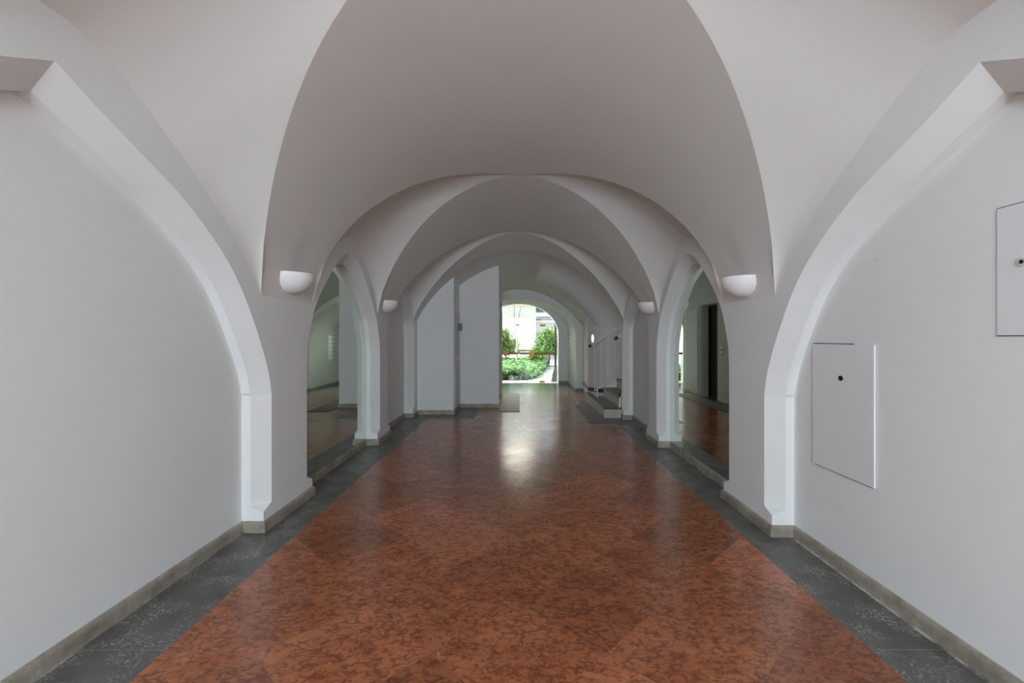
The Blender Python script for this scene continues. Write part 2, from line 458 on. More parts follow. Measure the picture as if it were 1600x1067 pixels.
# ------------------------------------------------------------------ vault
def vault():
    mb = MB()
    NX = 28
    def brow(d, xa, xb, n=NX):
        return [(x, d, P(d, x)) for x in [xa + (xb-xa)*(.5+.5*sin(pi*(i/n-.5))) for i in range(n+1)]]
    edge = D0
    for b in BAYS:
        c, ft = b['c'], b['foot']
        n = max(3, int((c-ft-edge)/.12))
        ds = [edge + (c-ft-edge)*i/n for i in range(n+1)]
        mb.grid([brow(d, -W0, W0) for d in ds])
        M = 24
        p = b.get('p', 1.7); T0 = b['T'][0][1]
        C0 = P(c, 0)
        def R(x): return C0 - (C0-T0)*(x/W0)**3
        def web_s(x, sgn):
            u = (x/W0)**p
            D = T0 - T(c+sgn*ft*min(u, .99999)) if u < .99999 else T0-1.70
            return (R(x)-P(c+sgn*ft*u, x))/max(D, 1e-6)
        for sgn in (-1, 1):
            us = [(1-cos(pi/2*i/M))**.9 for i in range(M, -1, -1)]
            rows = []; wl = []; wr = []
            for u in us:
                d = c + sgn*ft*u
                xg = W0 * u**(1/p)
                rows.append(brow(d, -xg, xg))
                D = T0 - (T(d) if u < .9999 else 1.70)
                web = []
                K = 20
                for k in range(K+1):
                    q = k/K
                    x = xg + (W0-xg)*q
                    z = P(d, xg) if k == 0 else R(x) - (D*web_s(x, sgn) if D > 1e-7 else 0)
                    web.append((x, d, z))
                wr.append(web); wl.append([(-x, y, z) for x, y, z in web])
            mb.grid(rows); mb.grid(wl); mb.grid(wr)
        edge = c + ft
    # last strip: left part runs to the end wall, right part stops at the stair opening
    XS = .385
    for (xa, xb, de) in ((-W0, XS, 8.27), (XS, W0, 8.03)):
        ds = [edge + (de-edge)*i/4 for i in range(5)]
        mb.grid([[(x, d, P(d, x)) for x in [xa + (xb-xa)*(.5+.5*sin(pi*(i/20-.5))) for i in range(21)]] for d in ds])
    mb.v = [warp(*p) for p in mb.v]
    # end hall
    ds = [8.25 + (11.9-8.25)*i/14 for i in range(15)]
    mb.grid([[(x, d, E(d, x)) for x in [-1.80 + (1.80+XS)*(.5+.5*sin(pi*(i/20-.5))) for i in range(21)]] for d in ds])
    rows = []
    dd = [7.86 + (9.4-7.86)*i/16 for i in range(16)] + [9.4 + .95*i/30 for i in range(30)] + [10.35 + (11.9-10.35)*i/12 for i in range(13)]
    for d in dd:
        xe = min(xw(d)+.02, 3.4); xa = XS      # above 3.8 m it is left open so that light is lost
        if S(d, XS) > 3.8:
            lo, hi2 = XS, xe
            if S(d, xe-.03) > 3.8: continue
            for _ in range(30):
                mid = (lo+hi2)/2
                if S(d, mid) > 3.8: lo = mid
                else: hi2 = mid
            xa = hi2
        rows.append([(x, d, S(d, x)) for x in [xa + (xe-xa)*sin(pi/2*j/36) for j in range(37)]])
    mb.grid(rows)
    # side of the cut beside the stair opening
    mb.grid([[(XS, 7.86+i*.2, P(8, XS)-.02 if 7.86+i*.2 < 8.3 else E(7.86+i*.2, XS)-.003) for i in range(14)], [(XS, 7.86+i*.2, min(3.85, S(7.86+i*.2, XS)+.01)) for i in range(14)]], 0, False)
    xs = [XS + (1.75-XS)*j/12 for j in range(13)]
    mb.grid([[(x, 7.87, warp(x, 8, P(8.03, x))[2]-.0) for x in xs], [(x, 7.87, 3.85) for x in xs]], 0, False)
    mb.box(-2.7, 4.8, D0, 14.3, 6.0, 6.2)  # unseen roof slab, put in to block light from above
    return mb
def E(d, x):
    k = min(1, max(0, (d-8.25)/3.6))
    z0 = P(8.25, x)
    z1 = 1.52 + (2.643-1.52)*g3(min(abs(x)*W0/1.75, W0))
    return z0 + (z1-z0)*k
def xw(d):
    """plan line of the rounded wall that turns from the passage into the stair"""
    if d >= 10.5: return 1.60 + .08*(d-10.5)/1.35
    q = (10.5-d)/1.1
    return min(4.8, 1.60 + 1.0*q**1.6)
def S(d, x):
    """vault over the start of the stair: springs from the rounded wall, rises towards the hall"""
    e = E(d, x)
    if d >= 10.7: return e
    b = min(1, (10.7-d)/.9); b = b*b*(3-2*b)
    m = max(0, (10.65-d)/2.79)
    c = E(d, 0) + 2.6*m**.75  # steep lift, shaped to put the stair vault in shade
    z = 1.62 + (c-1.62)*g3(min(W0, abs(x)/xw(d)*W0))
    return e + (z-e)*b
struct(mesh_obj('ceiling', vault(), VAULT, recalc=False))

# ------------------------------------------------------------------ end walls
def end_walls(part):
    mb = MB()
    def face_d(d, xa, xb, n=10, up=.05):
        xs = [xa+(xb-xa)*i/n for i in range(n+1)]
        top = [E(d, x)+up for x in xs]
        mb.grid([[(x, d, 0) for x in xs], [(x, d, t) for x, t in zip(xs, top)]], 0, False)
    def face_x(x, da, db, n=8, up=.05, z0=0.):
        ds = [da+(db-da)*i/n for i in range(n+1)]
        mb.grid([[(x, d, z0) for d in ds], [(x, d, E(d, x)+up) for d in ds]], 0, False)
    if part == 'left_end':
        face_d(8.25, -1.84, -1.177)
    elif part == 'left_return':
        face_x(-1.177, 8.25, 9.06)
    elif part == 'left_block':
        face_d(9.06, -1.2, -.394)
    elif part == 'passage_left':
        face_x(-.394, 9.06, 9.74, 3)
        face_x(-.394, 9.74, 10.76, 4, z0=2.15)
        mb.poly([(-.394, 10.76, 2.15), (-.44, 10.76, 2.15), (-.44, 10.76, 2.9), (-.394, 10.76, 2.9)])
        face_x(-.44, 10.76, 11.9, 4)
        mb.poly([(-.44, 11.9, 0), (-1.6, 11.9, 0), (-1.6, 11.9, 2.6), (-.44, 11.9, 2.6)])
    else:
        mb.poly([(-.394, 9.74, 0), (-.70, 9.74, 0), (-.70, 9.74, 2.15), (-.394, 9.74, 2.15)])
        mb.poly([(-.394, 10.76, 0), (-.70, 10.76, 0), (-.70, 10.76, 2.15), (-.394, 10.76, 2.15)])
        mb.poly([(-.70, 9.74, 0), (-.70, 10.76, 0), (-.70, 10.76, 2.15), (-.70, 9.74, 2.15)])
        mb.poly([(-.394, 9.74, 2.15), (-.394, 10.76, 2.15), (-.70, 10.76, 2.15), (-.70, 9.74, 2.15)])
    return mb
for part in ('left_end', 'left_return', 'left_block', 'passage_left', 'lift_recess'):
    struct(mesh_obj('wall_'+part, end_walls(part), WALL, recalc=False))

YA, YB, YG = 11.85, 13.80, 13.98
def archA(x):
    return 1.55 + (2.405-1.55)*sqrt(max(0, 1-(x/1.49)**2))
def archB(x):
    return 1.50 + (2.44-1.50)*sqrt(max(0, 1-(x/1.215)**2))
def far_wall():
    mb = MB()
    n = 40
    xs = [1.49*sin(pi/2*(2*i/n-1)) for i in range(n+1)]
    mb.grid([[(x, YA, archA(x)) for x in xs], [(x, YA, E(YA, x)+.04) for x in xs]], 0, False)
    for sg in (-1, 1):
        mb.poly([(sg*1.49, YA, 0), (sg*1.85, YA, 0), (sg*1.85, YA, 1.9), (sg*1.49, YA, 1.9)])
        mb.poly([(sg*1.49, YA, 0), (sg*1.49, YB, 0), (sg*1.49, YB, 1.55), (sg*1.49, YA, 1.55)])
        mb.poly([(sg*1.215, YB, 0), (sg*1.215, 14.25, 0), (sg*1.215, 14.25, 1.50), (sg*1.215, YB, 1.50)])
        mb.poly([(sg*1.215, YB, 0), (sg*1.55, YB, 0), (sg*1.55, YB, 2.8), (sg*1.215, YB, 2.8)])
        mb.poly([(sg*1.215, 14.25, 0), (sg*6., 14.25, 0), (sg*6., 14.25, 6.1), (sg*1.215, 14.25, 6.1)])
    mb.grid([[(x, YA, archA(x)) for x in xs], [(x, YB, archA(x)) for x in xs]], 0, True)
    xb = [1.215*sin(pi/2*(2*i/n-1)) for i in range(n+1)]
    mb.grid([[(x, YB, archB(x)) for x in xb], [(x, 14.25, archB(x)) for x in xb]], 0, True)
    mb.grid([[(x, YB, archB(x)) for x in xb], [(x, YB, 2.8) for x in xb]], 0, False)
    mb.grid([[(x, 14.25, archB(x)) for x in xb], [(x, 14.25, 6.1) for x in xb]], 0, False)
    # imposts
    for sg in (-1, 1):
        mb.box(min(sg*1.45, sg*1.74), max(sg*1.45, sg*1.74), YA-.06, YA+.3, 1.56, 1.67)
        mb.box(min(sg*1.41, sg*1.78), max(sg*1.41, sg*1.78), YA-.12, YA+.34, 1.67, 1.745)
        mb.box(min(sg*1.46, sg*1.50), max(sg*1.46, sg*1.50), YA+.95, YB, 1.47, 1.54)
    return mb
struct(mesh_obj('wall_far', far_wall(), WALL, recalc=False))
mb = MB()
ds = [YA - (YA-10.5)*i/8 for i in range(8)] + [10.5 - 2.6*i/60 for i in range(61)]
mb.grid([[(xw(d), d, 0) for d in ds], [(xw(d), d, 1.1) for d in ds], [(xw(d), d, 2.25) for d in ds]], 0, True)
struct(mesh_obj('wall_stair', mb, WALL, recalc=False))
mb = MB()
dk = [d for d in ds if xw(d) < 2.4]
mb.grid([[(xw(d)-.014, d-.012, .18) for d in dk], [(xw(d)-.014, d-.012, .265) for d in dk], [(xw(d)+.01, d, .265) for d in dk]], 0, False)
struct(mesh_obj('baseboard_stair', mb, TREAD, recalc=False))
mb = MB(); mb.poly([(1.9, 7.87, 0), (4.8, 7.87, 0), (4.8, 7.87, 6.0), (1.9, 7.87, 6.0)])
struct(mesh_obj('wall_stair_near', mb, WALL, recalc=False))

def back_wall():
    mb = MB()   # street side, behind the camera, with its open portal
    y0, y1 = D0-.35, D0
    mb.box(-2.7, -1.45, y0, y1, 0, 6.1); mb.box(1.45, 4.8, y0, y1, 0, 6.1); mb.box(-1.45, 1.45, y0, y1, 2.85, 6.1)
    return mb
struct(mesh_obj('wall_back', back_wall(), WALL))

# ------------------------------------------------------------------ floor
def floor():
    mb = MB()
    def q(x0, x1, y0, y1, m): mb.poly([(x0, y0, 0), (x1, y0, 0), (x1, y1, 0), (x0, y1, 0)], m)
    B = 1.58
    q(-B, B, D0-.4, 7.35, 0)
    q(-2.7, -B, D0-.4, 7.82, 1); q(B, 2.7, D0-.4, 7.35, 1)
    q(-B, 1.15, 7.35, 7.82, 0); q(1.15, 2.7, 7.35, 9.5, 1)
    q(-2.7, -.76, 7.82, 9.1, 1); q(-.76, 1.15, 7.82, 11.2, 0); q(1.15, 1.9, 9.5, 11.2, 0)
    q(-2.7, -.76, 9.1, 11.2, 0)
    q(-2.0, 2.0, 11.2, 13.78, 2)
    q(-1.25, 1.25, 13.78, 14.25, 3)
    return mb
struct(mesh_obj('floor', floor(), [MARBLE, SERP, GREYFLOOR, simple('pale_threshold_stone', (.62, .60, .54), .45)], recalc=False))
# small red tile let into the grey border before the stair
tile = MB(); tile.box(1.47, 1.70, 7.05, 7.22, 0, .001)

# ------------------------------------------------------------------ skirting stones
def skirt(path, h=.08, t=.020, warpit=None, side=1):
    mb = MB()
    prof = [(t, 0), (t, h*.55)] + [(t*(1-(1-cos(a))*.85), h*.55+h*.43*sin(a)) for a in (pi/8, pi/4, 3*pi/8, pi/2)] + [(-.02, h)]
    n = len(path)
    nrm = []
    for (x0, y0), (x1, y1) in zip(path[:-1], path[1:]):
        L = sqrt((x1-x0)**2+(y1-y0)**2); nrm.append(((y1-y0)/L*side, -(x1-x0)/L*side))
    rows = []
    for i, (x, y) in enumerate(path):
        a = nrm[max(i-1, 0)]; b = nrm[min(i, n-2)]
        k = 1 + a[0]*b[0] + a[1]*b[1]
        m = ((a[0]+b[0])/k, (a[1]+b[1])/k) if k > .1 else a
        rows.append([(x+m[0]*o, y+m[1]*o, z) for o, z in prof])
    mb.grid(rows, 0, False)
    mb.poly(rows[0]); mb.poly(rows[-1])
    if warpit: mb.v = [warp(*p) for p in mb.v]
    return mb
def hall_path(side):
    p = [(side*W0, D0)]
    for b in BAYS:
        a, e = b['c']-b['hi'], b['c']+b['hi']
        p += [(side*W0, a), (side*WN, a), (side*WN, e), (side*W0, e)]
    p.append((side*W0, DL if side < 0 else DR))
    return p
struct(mesh_obj('baseboard_left', skirt(hall_path(-1), warpit=True, side=1), SKIRT))
struct(mesh_obj('baseboard_right', skirt(hall_path(1), warpit=True, side=-1), SKIRT))
struct(mesh_obj('baseboard_end', skirt([(-1.835, 8.25), (-1.177, 8.25), (-1.177, 9.06), (-.394, 9.06), (-.394, 9.74)], side=1), SKIRT))
struct(mesh_obj('baseboard_passage', skirt([(-.44, 10.76), (-.44, 11.85)], side=1), SKIRT))
struct(mesh_obj('baseboard_far', skirt([(1.60, 10.45), (1.68, YA), (1.49, YA), (1.49, YB), (1.215, YB)], side=-1), SKIRT))

# ------------------------------------------------------------------ mirrors
def mirror(side, label):
    b = BAYS[1]; I = b['I'][1:]
    pts = [(u-.006, max(z, .083)) for u, z in I if z > .083]
    pts = [(b['hi']-.006, .083)] + [(max(0, u), z-.006) for u, z in pts]
    ring = [(-u, z) for u, z in pts] + [(u, z) for u, z in pts[::-1][1:]]
    clean = [ring[0]]
    for p in ring[1:]:
        if abs(p[0]-clean[-1][0]) + abs(p[1]-clean[-1][1]) > .004: clean.append(p)
    mb = MB()
    w0, w1 = WN-.009, WN-.002
    mb.poly([(w0, b['c']+u, z) for u, z in clean], 0)
    mb.poly([(w1, b['c']+u, z) for u, z in clean[::-1]], 1)
    n = len(clean)
    for i in range(n):
        j = (i+1) % n
        (a, za), (c, zc) = clean[i], clean[j]
        mb.poly([(w0, b['c']+a, za), (w0, b['c']+c, zc), (w1, b['c']+c, zc), (w1, b['c']+a, za)], 1)
    mb.v = [warp(side*x, y, z) for x, y, z in mb.v]
    o = mesh_obj('mirror', mb, [MIRROR, MIRROR_EDGE], origin=warp(side*WN, b['c'], .083))
    tag(o, label, 'mirror', 'pointed wall mirrors in the arched niches')
mirror(-1, 'tall pointed-arch mirror filling the niche of the left wall')
mirror(1, 'tall pointed-arch mirror filling the niche of the right wall')

# ------------------------------------------------------------------ wall sconces
def sconce(side, d, ztop, label):
    x0, y0, _ = warp(side*(W0-.004), d, 1.0)
    ry, rx, rz, th = .180, .185, .155, .012
    t = thing('wall_sconce', (x0, y0, ztop-rz), label, 'wall lamp', 'half-bowl wall lamps on the piers')
    mb = MB()
    def shell(k):
        rows = []
        for i in range(13):
            ph = pi/2*i/12
            rows.append([(x0 - side*(rx-k)*sin(pi*j/24)*cos(ph)**.9, y0 - (ry-k)*cos(pi*j/24)*cos(ph)**.9, ztop - (rz-k)*sin(ph)) for j in range(25)])
        return rows
    so, si = shell(0), shell(th)
    mb.grid(so); mb.grid(si)
    mb.grid([so[0], si[0]], 0, False)
    mesh_obj('bowl', mb, SCONCE, t, recalc=False)
    pl = MB(); pl.box(min(x0, x0-side*.012), max(x0, x0-side*.012), y0-.10, y0+.10, ztop-.09, ztop-.02)
    mesh_obj('wall_plate', pl, WHITE_METAL, t)
sconce(-1, 3.63, 1.905, 'white half-bowl wall lamp on the near left pier, before the left mirror')
sconce(1, 3.64, 1.868, 'white half-bowl wall lamp on the near right pier, before the right mirror')
sconce(-1, 6.22, 1.895, 'white half-bowl wall lamp on the pier just beyond the left mirror')
sconce(1, 6.22, 1.862, 'white half-bowl wall lamp on the pier just beyond the right mirror')

# ------------------------------------------------------------------ hatches in the right niche
XN = WN*.973
def hatch_low():
    y0, y1, z0, z1 = 2.469, 2.985, .58, 1.358
    t = thing('access_panel', (XN, (y0+y1)/2, z0), 'white chipped access panel with finger hole low on the right niche wall', 'access panel')
    mb = MB()
    xa, xb = XN-.012, XN-.002
    # board with a keyhole-like hole, built as a frame of quads around a 16-gon
    hy, hz, r = 2.725, 1.155, .016
    ring = [(hy + r*1.35*cos(2*pi*k/16), hz + r*sin(2*pi*k/16)) for k in range(16)]
    def outer(k):
        a = 2*pi*k/16; c, s = cos(a), sin(a)
        ty = ((y1-hy) if c > 0 else (hy-y0))/abs(c) if abs(c) > 1e-6 else 1e9
        tz = ((z1-hz) if s > 0 else (hz-z0))/abs(s) if abs(s) > 1e-6 else 1e9
        q = min(ty, tz); return (hy+c*q, hz+s*q)
    import math as _m
    angs = [2*pi*k/16 for k in range(16)]
    corners = [(y1, z1), (y0, z1), (y0, z0), (y1, z0)]
    outs = [outer(k) for k in range(16)]
    for k in range(16):
        j = (k+1) % 16
        o1, o2 = outs[k], outs[j]
        extra = []
        for cy, cz in corners:
            an = _m.atan2(cz-hz, cy-hy) % (2*pi)
            a1, a2 = angs[k], angs[k]+2*pi/16
            if a1 < an < a2: extra.append((cy, cz))
        pts = [ring[k], o1] + extra + [o2, ring[j]]
        mb.poly([(xa, y, z) for y, z in pts])
        mb.poly([(xa, *ring[k]), (xa, *ring[j]), (xb, *ring[j]), (xb, *ring[k])], 1)
    mb.poly([(xa, y0, z0), (xb, y0, z0), (xb, y0, z1), (xa, y0, z1)])
    mb.poly([(xa, y1, z0), (xb, y1, z0), (xb, y1, z1), (xa, y1, z1)])
    mb.poly([(xa, y0, z0), (xb, y0, z0), (xb, y1, z0), (xa, y1, z0)])
    mb.poly([(xa, y0, z1), (xb, y0, z1), (xb, y1, z1), (xa, y1, z1)])
    mesh_obj('panel_board', mb, [PANELW, DARKHOLE], t, recalc=False)
    bk = MB(); bk.box(XN-.0035, XN-.001, y0+.01, y1-.01, z0+.01, z1-.01)
    mesh_obj('hole_backing', bk, DARKHOLE, t)
    # dark strips painted along three edges, for gap lines and the bottom shadow line
    for bx in ((XN-.006, XN-.001, y0+.16, y1+.003, z1+.0005, z1+.005), (XN-.006, XN-.001, y1+.0005, y1+.003, z0+.01, z1-.01), (XN-.009, XN-.001, y0+.01, y1-.02, z0-.004, z0-.0005)):
        g = MB(); g.box(*bx); mesh_obj('gap_shadow', g, DARKHOLE, t)
hatch_low()
def hatch_high():
    y0, y1, z0, z1 = 1.25, 1.84, 1.408, 1.918
    t = thing('wall_hatch', (XN, (y0+y1)/2, z0), 'flush white wall hatch with round knob high on the right niche wall', 'hatch')
    e = .0035
    for bx in ((y0-e, y1+e, z0-e, z0), (y0-e, y1+e, z1, z1+e), (y0-e, y0, z0, z1), (y1, y1+e*.6, z0, z1)):
        fr = MB(); fr.box(XN-.003, XN-.0005, *bx); mesh_obj('gap_shadow', fr, DARKHOLE, t)
    dr = MB(); dr.box(XN-.006, XN-.0005, y0, y1, z0, z1)
    mesh_obj('hatch_door', dr, PANELW, t, bevel=.001)
    kb = MB()
    kb.tube([(XN-.004, 1.745, 1.69), (XN-.012, 1.745, 1.69)], .017, 16)
    mesh_obj('knob', kb, STEEL, t)
    k2 = MB(); k2.tube([(XN-.0121, 1.745, 1.69), (XN-.013, 1.745, 1.69)], .008, 12)
    mesh_obj('keyhole', k2, DARKHOLE, t)
hatch_high()

# ------------------------------------------------------------------ left recess: meter cupboard, blue box
def cupboard():
    x = -1.177
    t = thing('meter_cupboard', (x, 8.65, .1), 'grey two-door meter cupboard on the side of the left end wall', 'cupboard')
    for z0, z1, w in ((1.06, 1.88, .02), (.10, .95, .035)):
        mb = MB(); mb.box(x+.001, x+w*.5, 8.32, 9.0, z0, z1)
        o = mesh_obj('cupboard_door', mb, GREYDOOR, t, bevel=.003)
    k = MB(); k.box(x+.008, x+.013, 8.46, 8.50, 1.11, 1.17)
    mesh_obj('lock', k, BLACK, t)
cupboard()
bb = MB(); bb.box(-1.167, -1.115, 8.80, 8.98, 1.53, 1.675)
tag(mesh_obj('wall_box', bb, BLUE, origin=(-1.167, 8.89, 1.53), bevel=.008), 'small blue plastic box on the side of the left end wall', 'box')
# ------------------------------------------------------------------ lift
def lift():
    t = thing('lift_door', (-.68, 10.25, 0), 'dark brown lift door recessed in the left passage wall', 'door')
    mb = MB()
    mb.box(-.695, -.655, 9.75, 10.745, .005, 2.14)
    mesh_obj('door_leaf', mb, DARKWOOD, t)
    f = MB()
    f.box(-.655, -.62, 9.745, 9.80, .005, 2.14); f.box(-.655, -.62, 10.70, 10.755, .005, 2.14); f.box(-.655, -.62, 9.80, 10.70, 2.08, 2.14)
    mesh_obj('door_frame', f, DARKWOOD, t)
    h = MB(); h.tube([(-.655, 9.9, 1.05), (-.615, 9.9, 1.05), (-.615, 9.9, 1.2), (-.655, 9.9, 1.2)], .01, 8)
    mesh_obj('handle', h, BRASS, t)
lift()
t = thing('call_panel', (-.394, 9.5, 1.04), 'brass lift call plate with two pale buttons on the passage wall corner', 'switch')
mb = MB(); mb.box(-.396, -.386, 9.45, 9.55, 1.03, 1.23); mesh_obj('plate', mb, BRASS, t, bevel=.003)
for z in (1.08, 1.18):
    mb = MB(); mb.box(-.388, -.376, 9.465, 9.535, z-.028, z+.028); mesh_obj('button', mb, STEEL, t, bevel=.004)
def passdoor():
    t = thing('flush_door', (-.44, 11.3, 0), 'grey flush service door past the lift in the passage', 'door')
    mb = MB(); mb.box(-.439, -.425, 10.98, 11.62, .09, 2.0); mesh_obj('door_leaf', mb, GREYDOOR, t, bevel=.003)
    mb = MB()
    mb.box(-.439, -.418, 10.93, 10.98, .085, 2.05); mb.box(-.439, -.418, 11.62, 11.67, .085, 2.05); mb.box(-.439, -.418, 10.98, 11.62, 2.0, 2.05)
    mesh_obj('door_frame', mb, WHITE_METAL, t)
    mb = MB(); mb.tube([(-.425, 11.05, 1.05), (-.38, 11.05, 1.05), (-.38, 11.16, 1.05)], .009, 8); mesh_obj('handle', mb, STEEL, t)
passdoor()
# ------------------------------------------------------------------ mailboxes in the door reveal
def mailboxes():
    x = 1.489
    t = thing('mailbox_block', (x, 13.35, .78), 'pale bank of mailboxes on the right reveal beside the glass door', 'mailboxes')
    mb = MB(); mb.box(x-.004, x-.0002, 13.02, 13.68, .76, 1.52); mesh_obj('backplate', mb, STEEL, t)
    for r in range(6):
        for c in range(2):
            y0 = 13.04 + c*.32; z0 = .78 + r*.122
            m = MB(); m.box(x-.010, x-.0042, y0, y0+.30, z0, z0+.106)
            d = mesh_obj('mailbox_door', m, STEEL, t, bevel=.002)
            s = MB(); s.box(x-.0106, x-.0101, y0+.05, y0+.25, z0+.07, z0+.084)
            mesh_obj('letter_slot', s, BLACK, d)
mailboxes()
# ------------------------------------------------------------------ floor mat
mm = MB(); mm.box(-.37, .02, 8.55, 11.3, .0005, .009)
tag(mesh_obj('doormat', mm, MAT, origin=(-.17, 9.9, 0)), 'long dark floor mat along the left passage wall before the lift', 'mat')

# ------------------------------------------------------------------ stair
def stair():
    t = thing('staircase', (1.47, 8.6, 0), 'short stone staircase rising right behind the last right pier', 'staircase')
    # first step is a long platform, then risers running along the hall
    rise, go = .183, .27
    for k in range(4):
        x0 = 1.473 + go*k
        y0, y1 = (7.885, 9.395)
        st = MB()
        z0, z1 = (0, rise-.03) if k == 0 else (rise*k, rise*(k+1)-.03)
        st.box(x0+.012, 1.473+go*4.1, y0+.01 if k == 0 else y0+.04, y1, z0 if k else 0, z1)
        if k == 0:
            st.box(x0+.012, 1.59, y1, 10.15, 0, z1)
        s = mesh_obj('step', st, RISER, t)
        tr = MB(); tr.box(x0-.008, (x0+go+.012) if k < 3 else 1.473+go*4.1, y0-.008 if k == 0 else y0+.04, y1, z1, z1+.03)
        if k == 0:
            tr.box(x0-.008, 1.585, y1, 10.17, z1, z1+.03)
        mesh_obj('tread', tr, TREAD, s, bevel=.003)
        if k >= 1 and k < 5:
            sk = MB(); sk.box(x0+.0, x0+.03, 7.895, 7.915, rise*k, rise*(k+1)+.06); sk.box(x0+.0, x0+go, 7.895, 7.915, rise*(k+1)+.0, rise*(k+1)+.06)
            mesh_obj('side_skirting', sk, WHITE_METAL, s)
    return t
stair()
def railing():
    y = 9.24
    t = thing('stair_railing', (1.6, y, .19), 'white metal stair railing with thin upright bars on the stone stair', 'railing')
    sl = .67
    def top(x): return 1.285 + (x-1.535)*sl
    def bot(x): return .31 + (x-1.535)*sl
    xe = 2.36
    r = MB(); r.tube([(1.535-.01, y, top(1.525)), (xe, y, top(xe))], .013, 10); mesh_obj('top_rail', r, WHITE_METAL, t)
    r = MB(); r.tube([(1.535, y, bot(1.535)), (xe, y, bot(xe))], .013, 10); mesh_obj('bottom_rail', r, WHITE_METAL, t)
    x = 1.54
    while x < xe:
        r = MB(); r.tube([(x, y, bot(x)), (x, y, top(x))], .008, 8); mesh_obj('bar', r, WHITE_METAL, t)
        x += .135
    r = MB(); r.tube([(1.60, y, .1835), (1.60, y, bot(1.60))], .014, 8); mesh_obj('foot', r, WHITE_METAL, t)
    r = MB(); r.tube([(2.30, y, .7325), (2.30, y, bot(2.30))], .014, 8); mesh_obj('foot', r, WHITE_METAL, t)
railing()
def handrail(label, p0, p1, wall, n):
    t = thing('handrail', p0, label, 'handrail')
    r = MB(); r.tube([p0, p1], .02, 12); mesh_obj('rail', r, WHITE_METAL, t)
    d = [p1[i]-p0[i] for i in range(3)]; L = sqrt(sum(c*c for c in d)); d = [c/L for c in d]
    r = MB(); r.tube([tuple(p0[i]-d[i]*.05 for i in range(3)), tuple(p0[i]+d[i]*.02 for i in range(3))], .028, 12); mesh_obj('end_cap', r, BLACK, t)
    for q in (.12, .8):
        a = tuple(p0[i]+(p1[i]-p0[i])*q for i in range(3))
        r = MB(); r.tube([a, (a[0], wall, a[2]-.02)], .012, 8); mesh_obj('bracket', r, BLACK, t)
handrail('white handrail with black end on the wall behind the stair railing', (1.545, 9.74, 1.225), (2.25, 9.40, 1.225+.705*.67), 9.84, 2)
handrail('white handrail with black end on the near wall of the stair', (1.725, 7.99, 1.392), (2.6, 7.99, 1.392+.875*.67), 7.87, 2)
OVAL, _nt, _b = new_mat('lit_oval_glass')
_b.inputs['Base Color'].default_value = (.9, .9, .86, 1)
_b.inputs['Emission Color'].default_value = (1., .98, .9, 1); _b.inputs['Emission Strength'].default_value = .75
ov = MB(); ov.sphere((1.585, 9.75, 1.375), .030, .045, .09, 16, 10)
tag(mesh_obj('oval_lamp', ov, OVAL, origin=(1.62, 9.75, 1.375)), 'small white oval light fitting on the wall beside the stair railing', 'wall lamp')

# ------------------------------------------------------------------ glazed end door
def glass_door():
    t = thing('door_1', (0, YG, 0), 'arched frameless glass door to the courtyard with brown push bar', 'door')
    n = 40
    mb = MB()
    xs = [1.205*sin(pi/2*(2*i/n-1)) for i in range(n+1)]
    for sg in (-1, 1):
        leaf = MB()
        xx = sorted([x for x in xs if (x*sg) > .001] + [0.004*sg])
        arch = [(x, min(archB(x)-.006, 1.775)) for x in xx]
        pts = [(arch[0][0], .012)] + [(x, z) for x, z in arch] + [(arch[-1][0], .012)]
        leaf.poly([(x, YG, z) for x, z in pts])
        o = mesh_obj('glass_leaf', leaf, GLASS, t, recalc=False)
        br = MB(); br.box(min(sg*.02, sg*1.16), max(sg*.02, sg*1.16), YG-.05, YG-.02, .878, .936)
        mesh_obj('push_bar', br, BRONZE, o, bevel=.006)
        ds = MB(); ds.tube([(sg*.40, YG-.075, .907), (sg*.40, YG-.015, .907)], .082, 24)
        mesh_obj('round_rose', ds, BRASS, o)
        ft = MB(); ft.box(min(sg*.64, sg*.80), max(sg*.64, sg*.80), YG-.02, YG+.02, .012, .062)
        mesh_obj('bottom_fitting', ft, BRASS, o)
        ft = MB(); ft.box(min(sg*.65, sg*.82), max(sg*.65, sg*.82), YG-.02, YG+.02, 1.735, 1.80)
        mesh_obj('top_fitting', ft, BRASS, o)
    fan = MB()
    xt = 1.215*sqrt(1-((1.78-1.5)/.94)**2)-.006
    arch = [(xt*sin(pi/2*(2*i/n-1)), 0) for i in range(n+1)]
    arch = [(x, max(1.78, archB(x)-.006)) for x, _ in arch]
    fan.poly([(x, YG, z) for x, z in arch])
    mesh_obj('fanlight', fan, GLASS, t, recalc=False)
    return t
glass_door()

# ------------------------------------------------------------------ courtyard
g = MB(); g.poly([(-14, 14.25, -.01), (16, 14.25, -.01), (16, 46, -.01), (-14, 46, -.01)])
o = struct(mesh_obj('ground_courtyard', g, GRAVEL, recalc=False))
g = MB(); g.poly([(-8, -16, -.02), (8, -16, -.02), (8, D0-.35, -.02), (-8, D0-.35, -.02)])
struct(mesh_obj('ground_street', g, simple('street_paving', (.34, .34, .34), .8, var=.15), recalc=False))

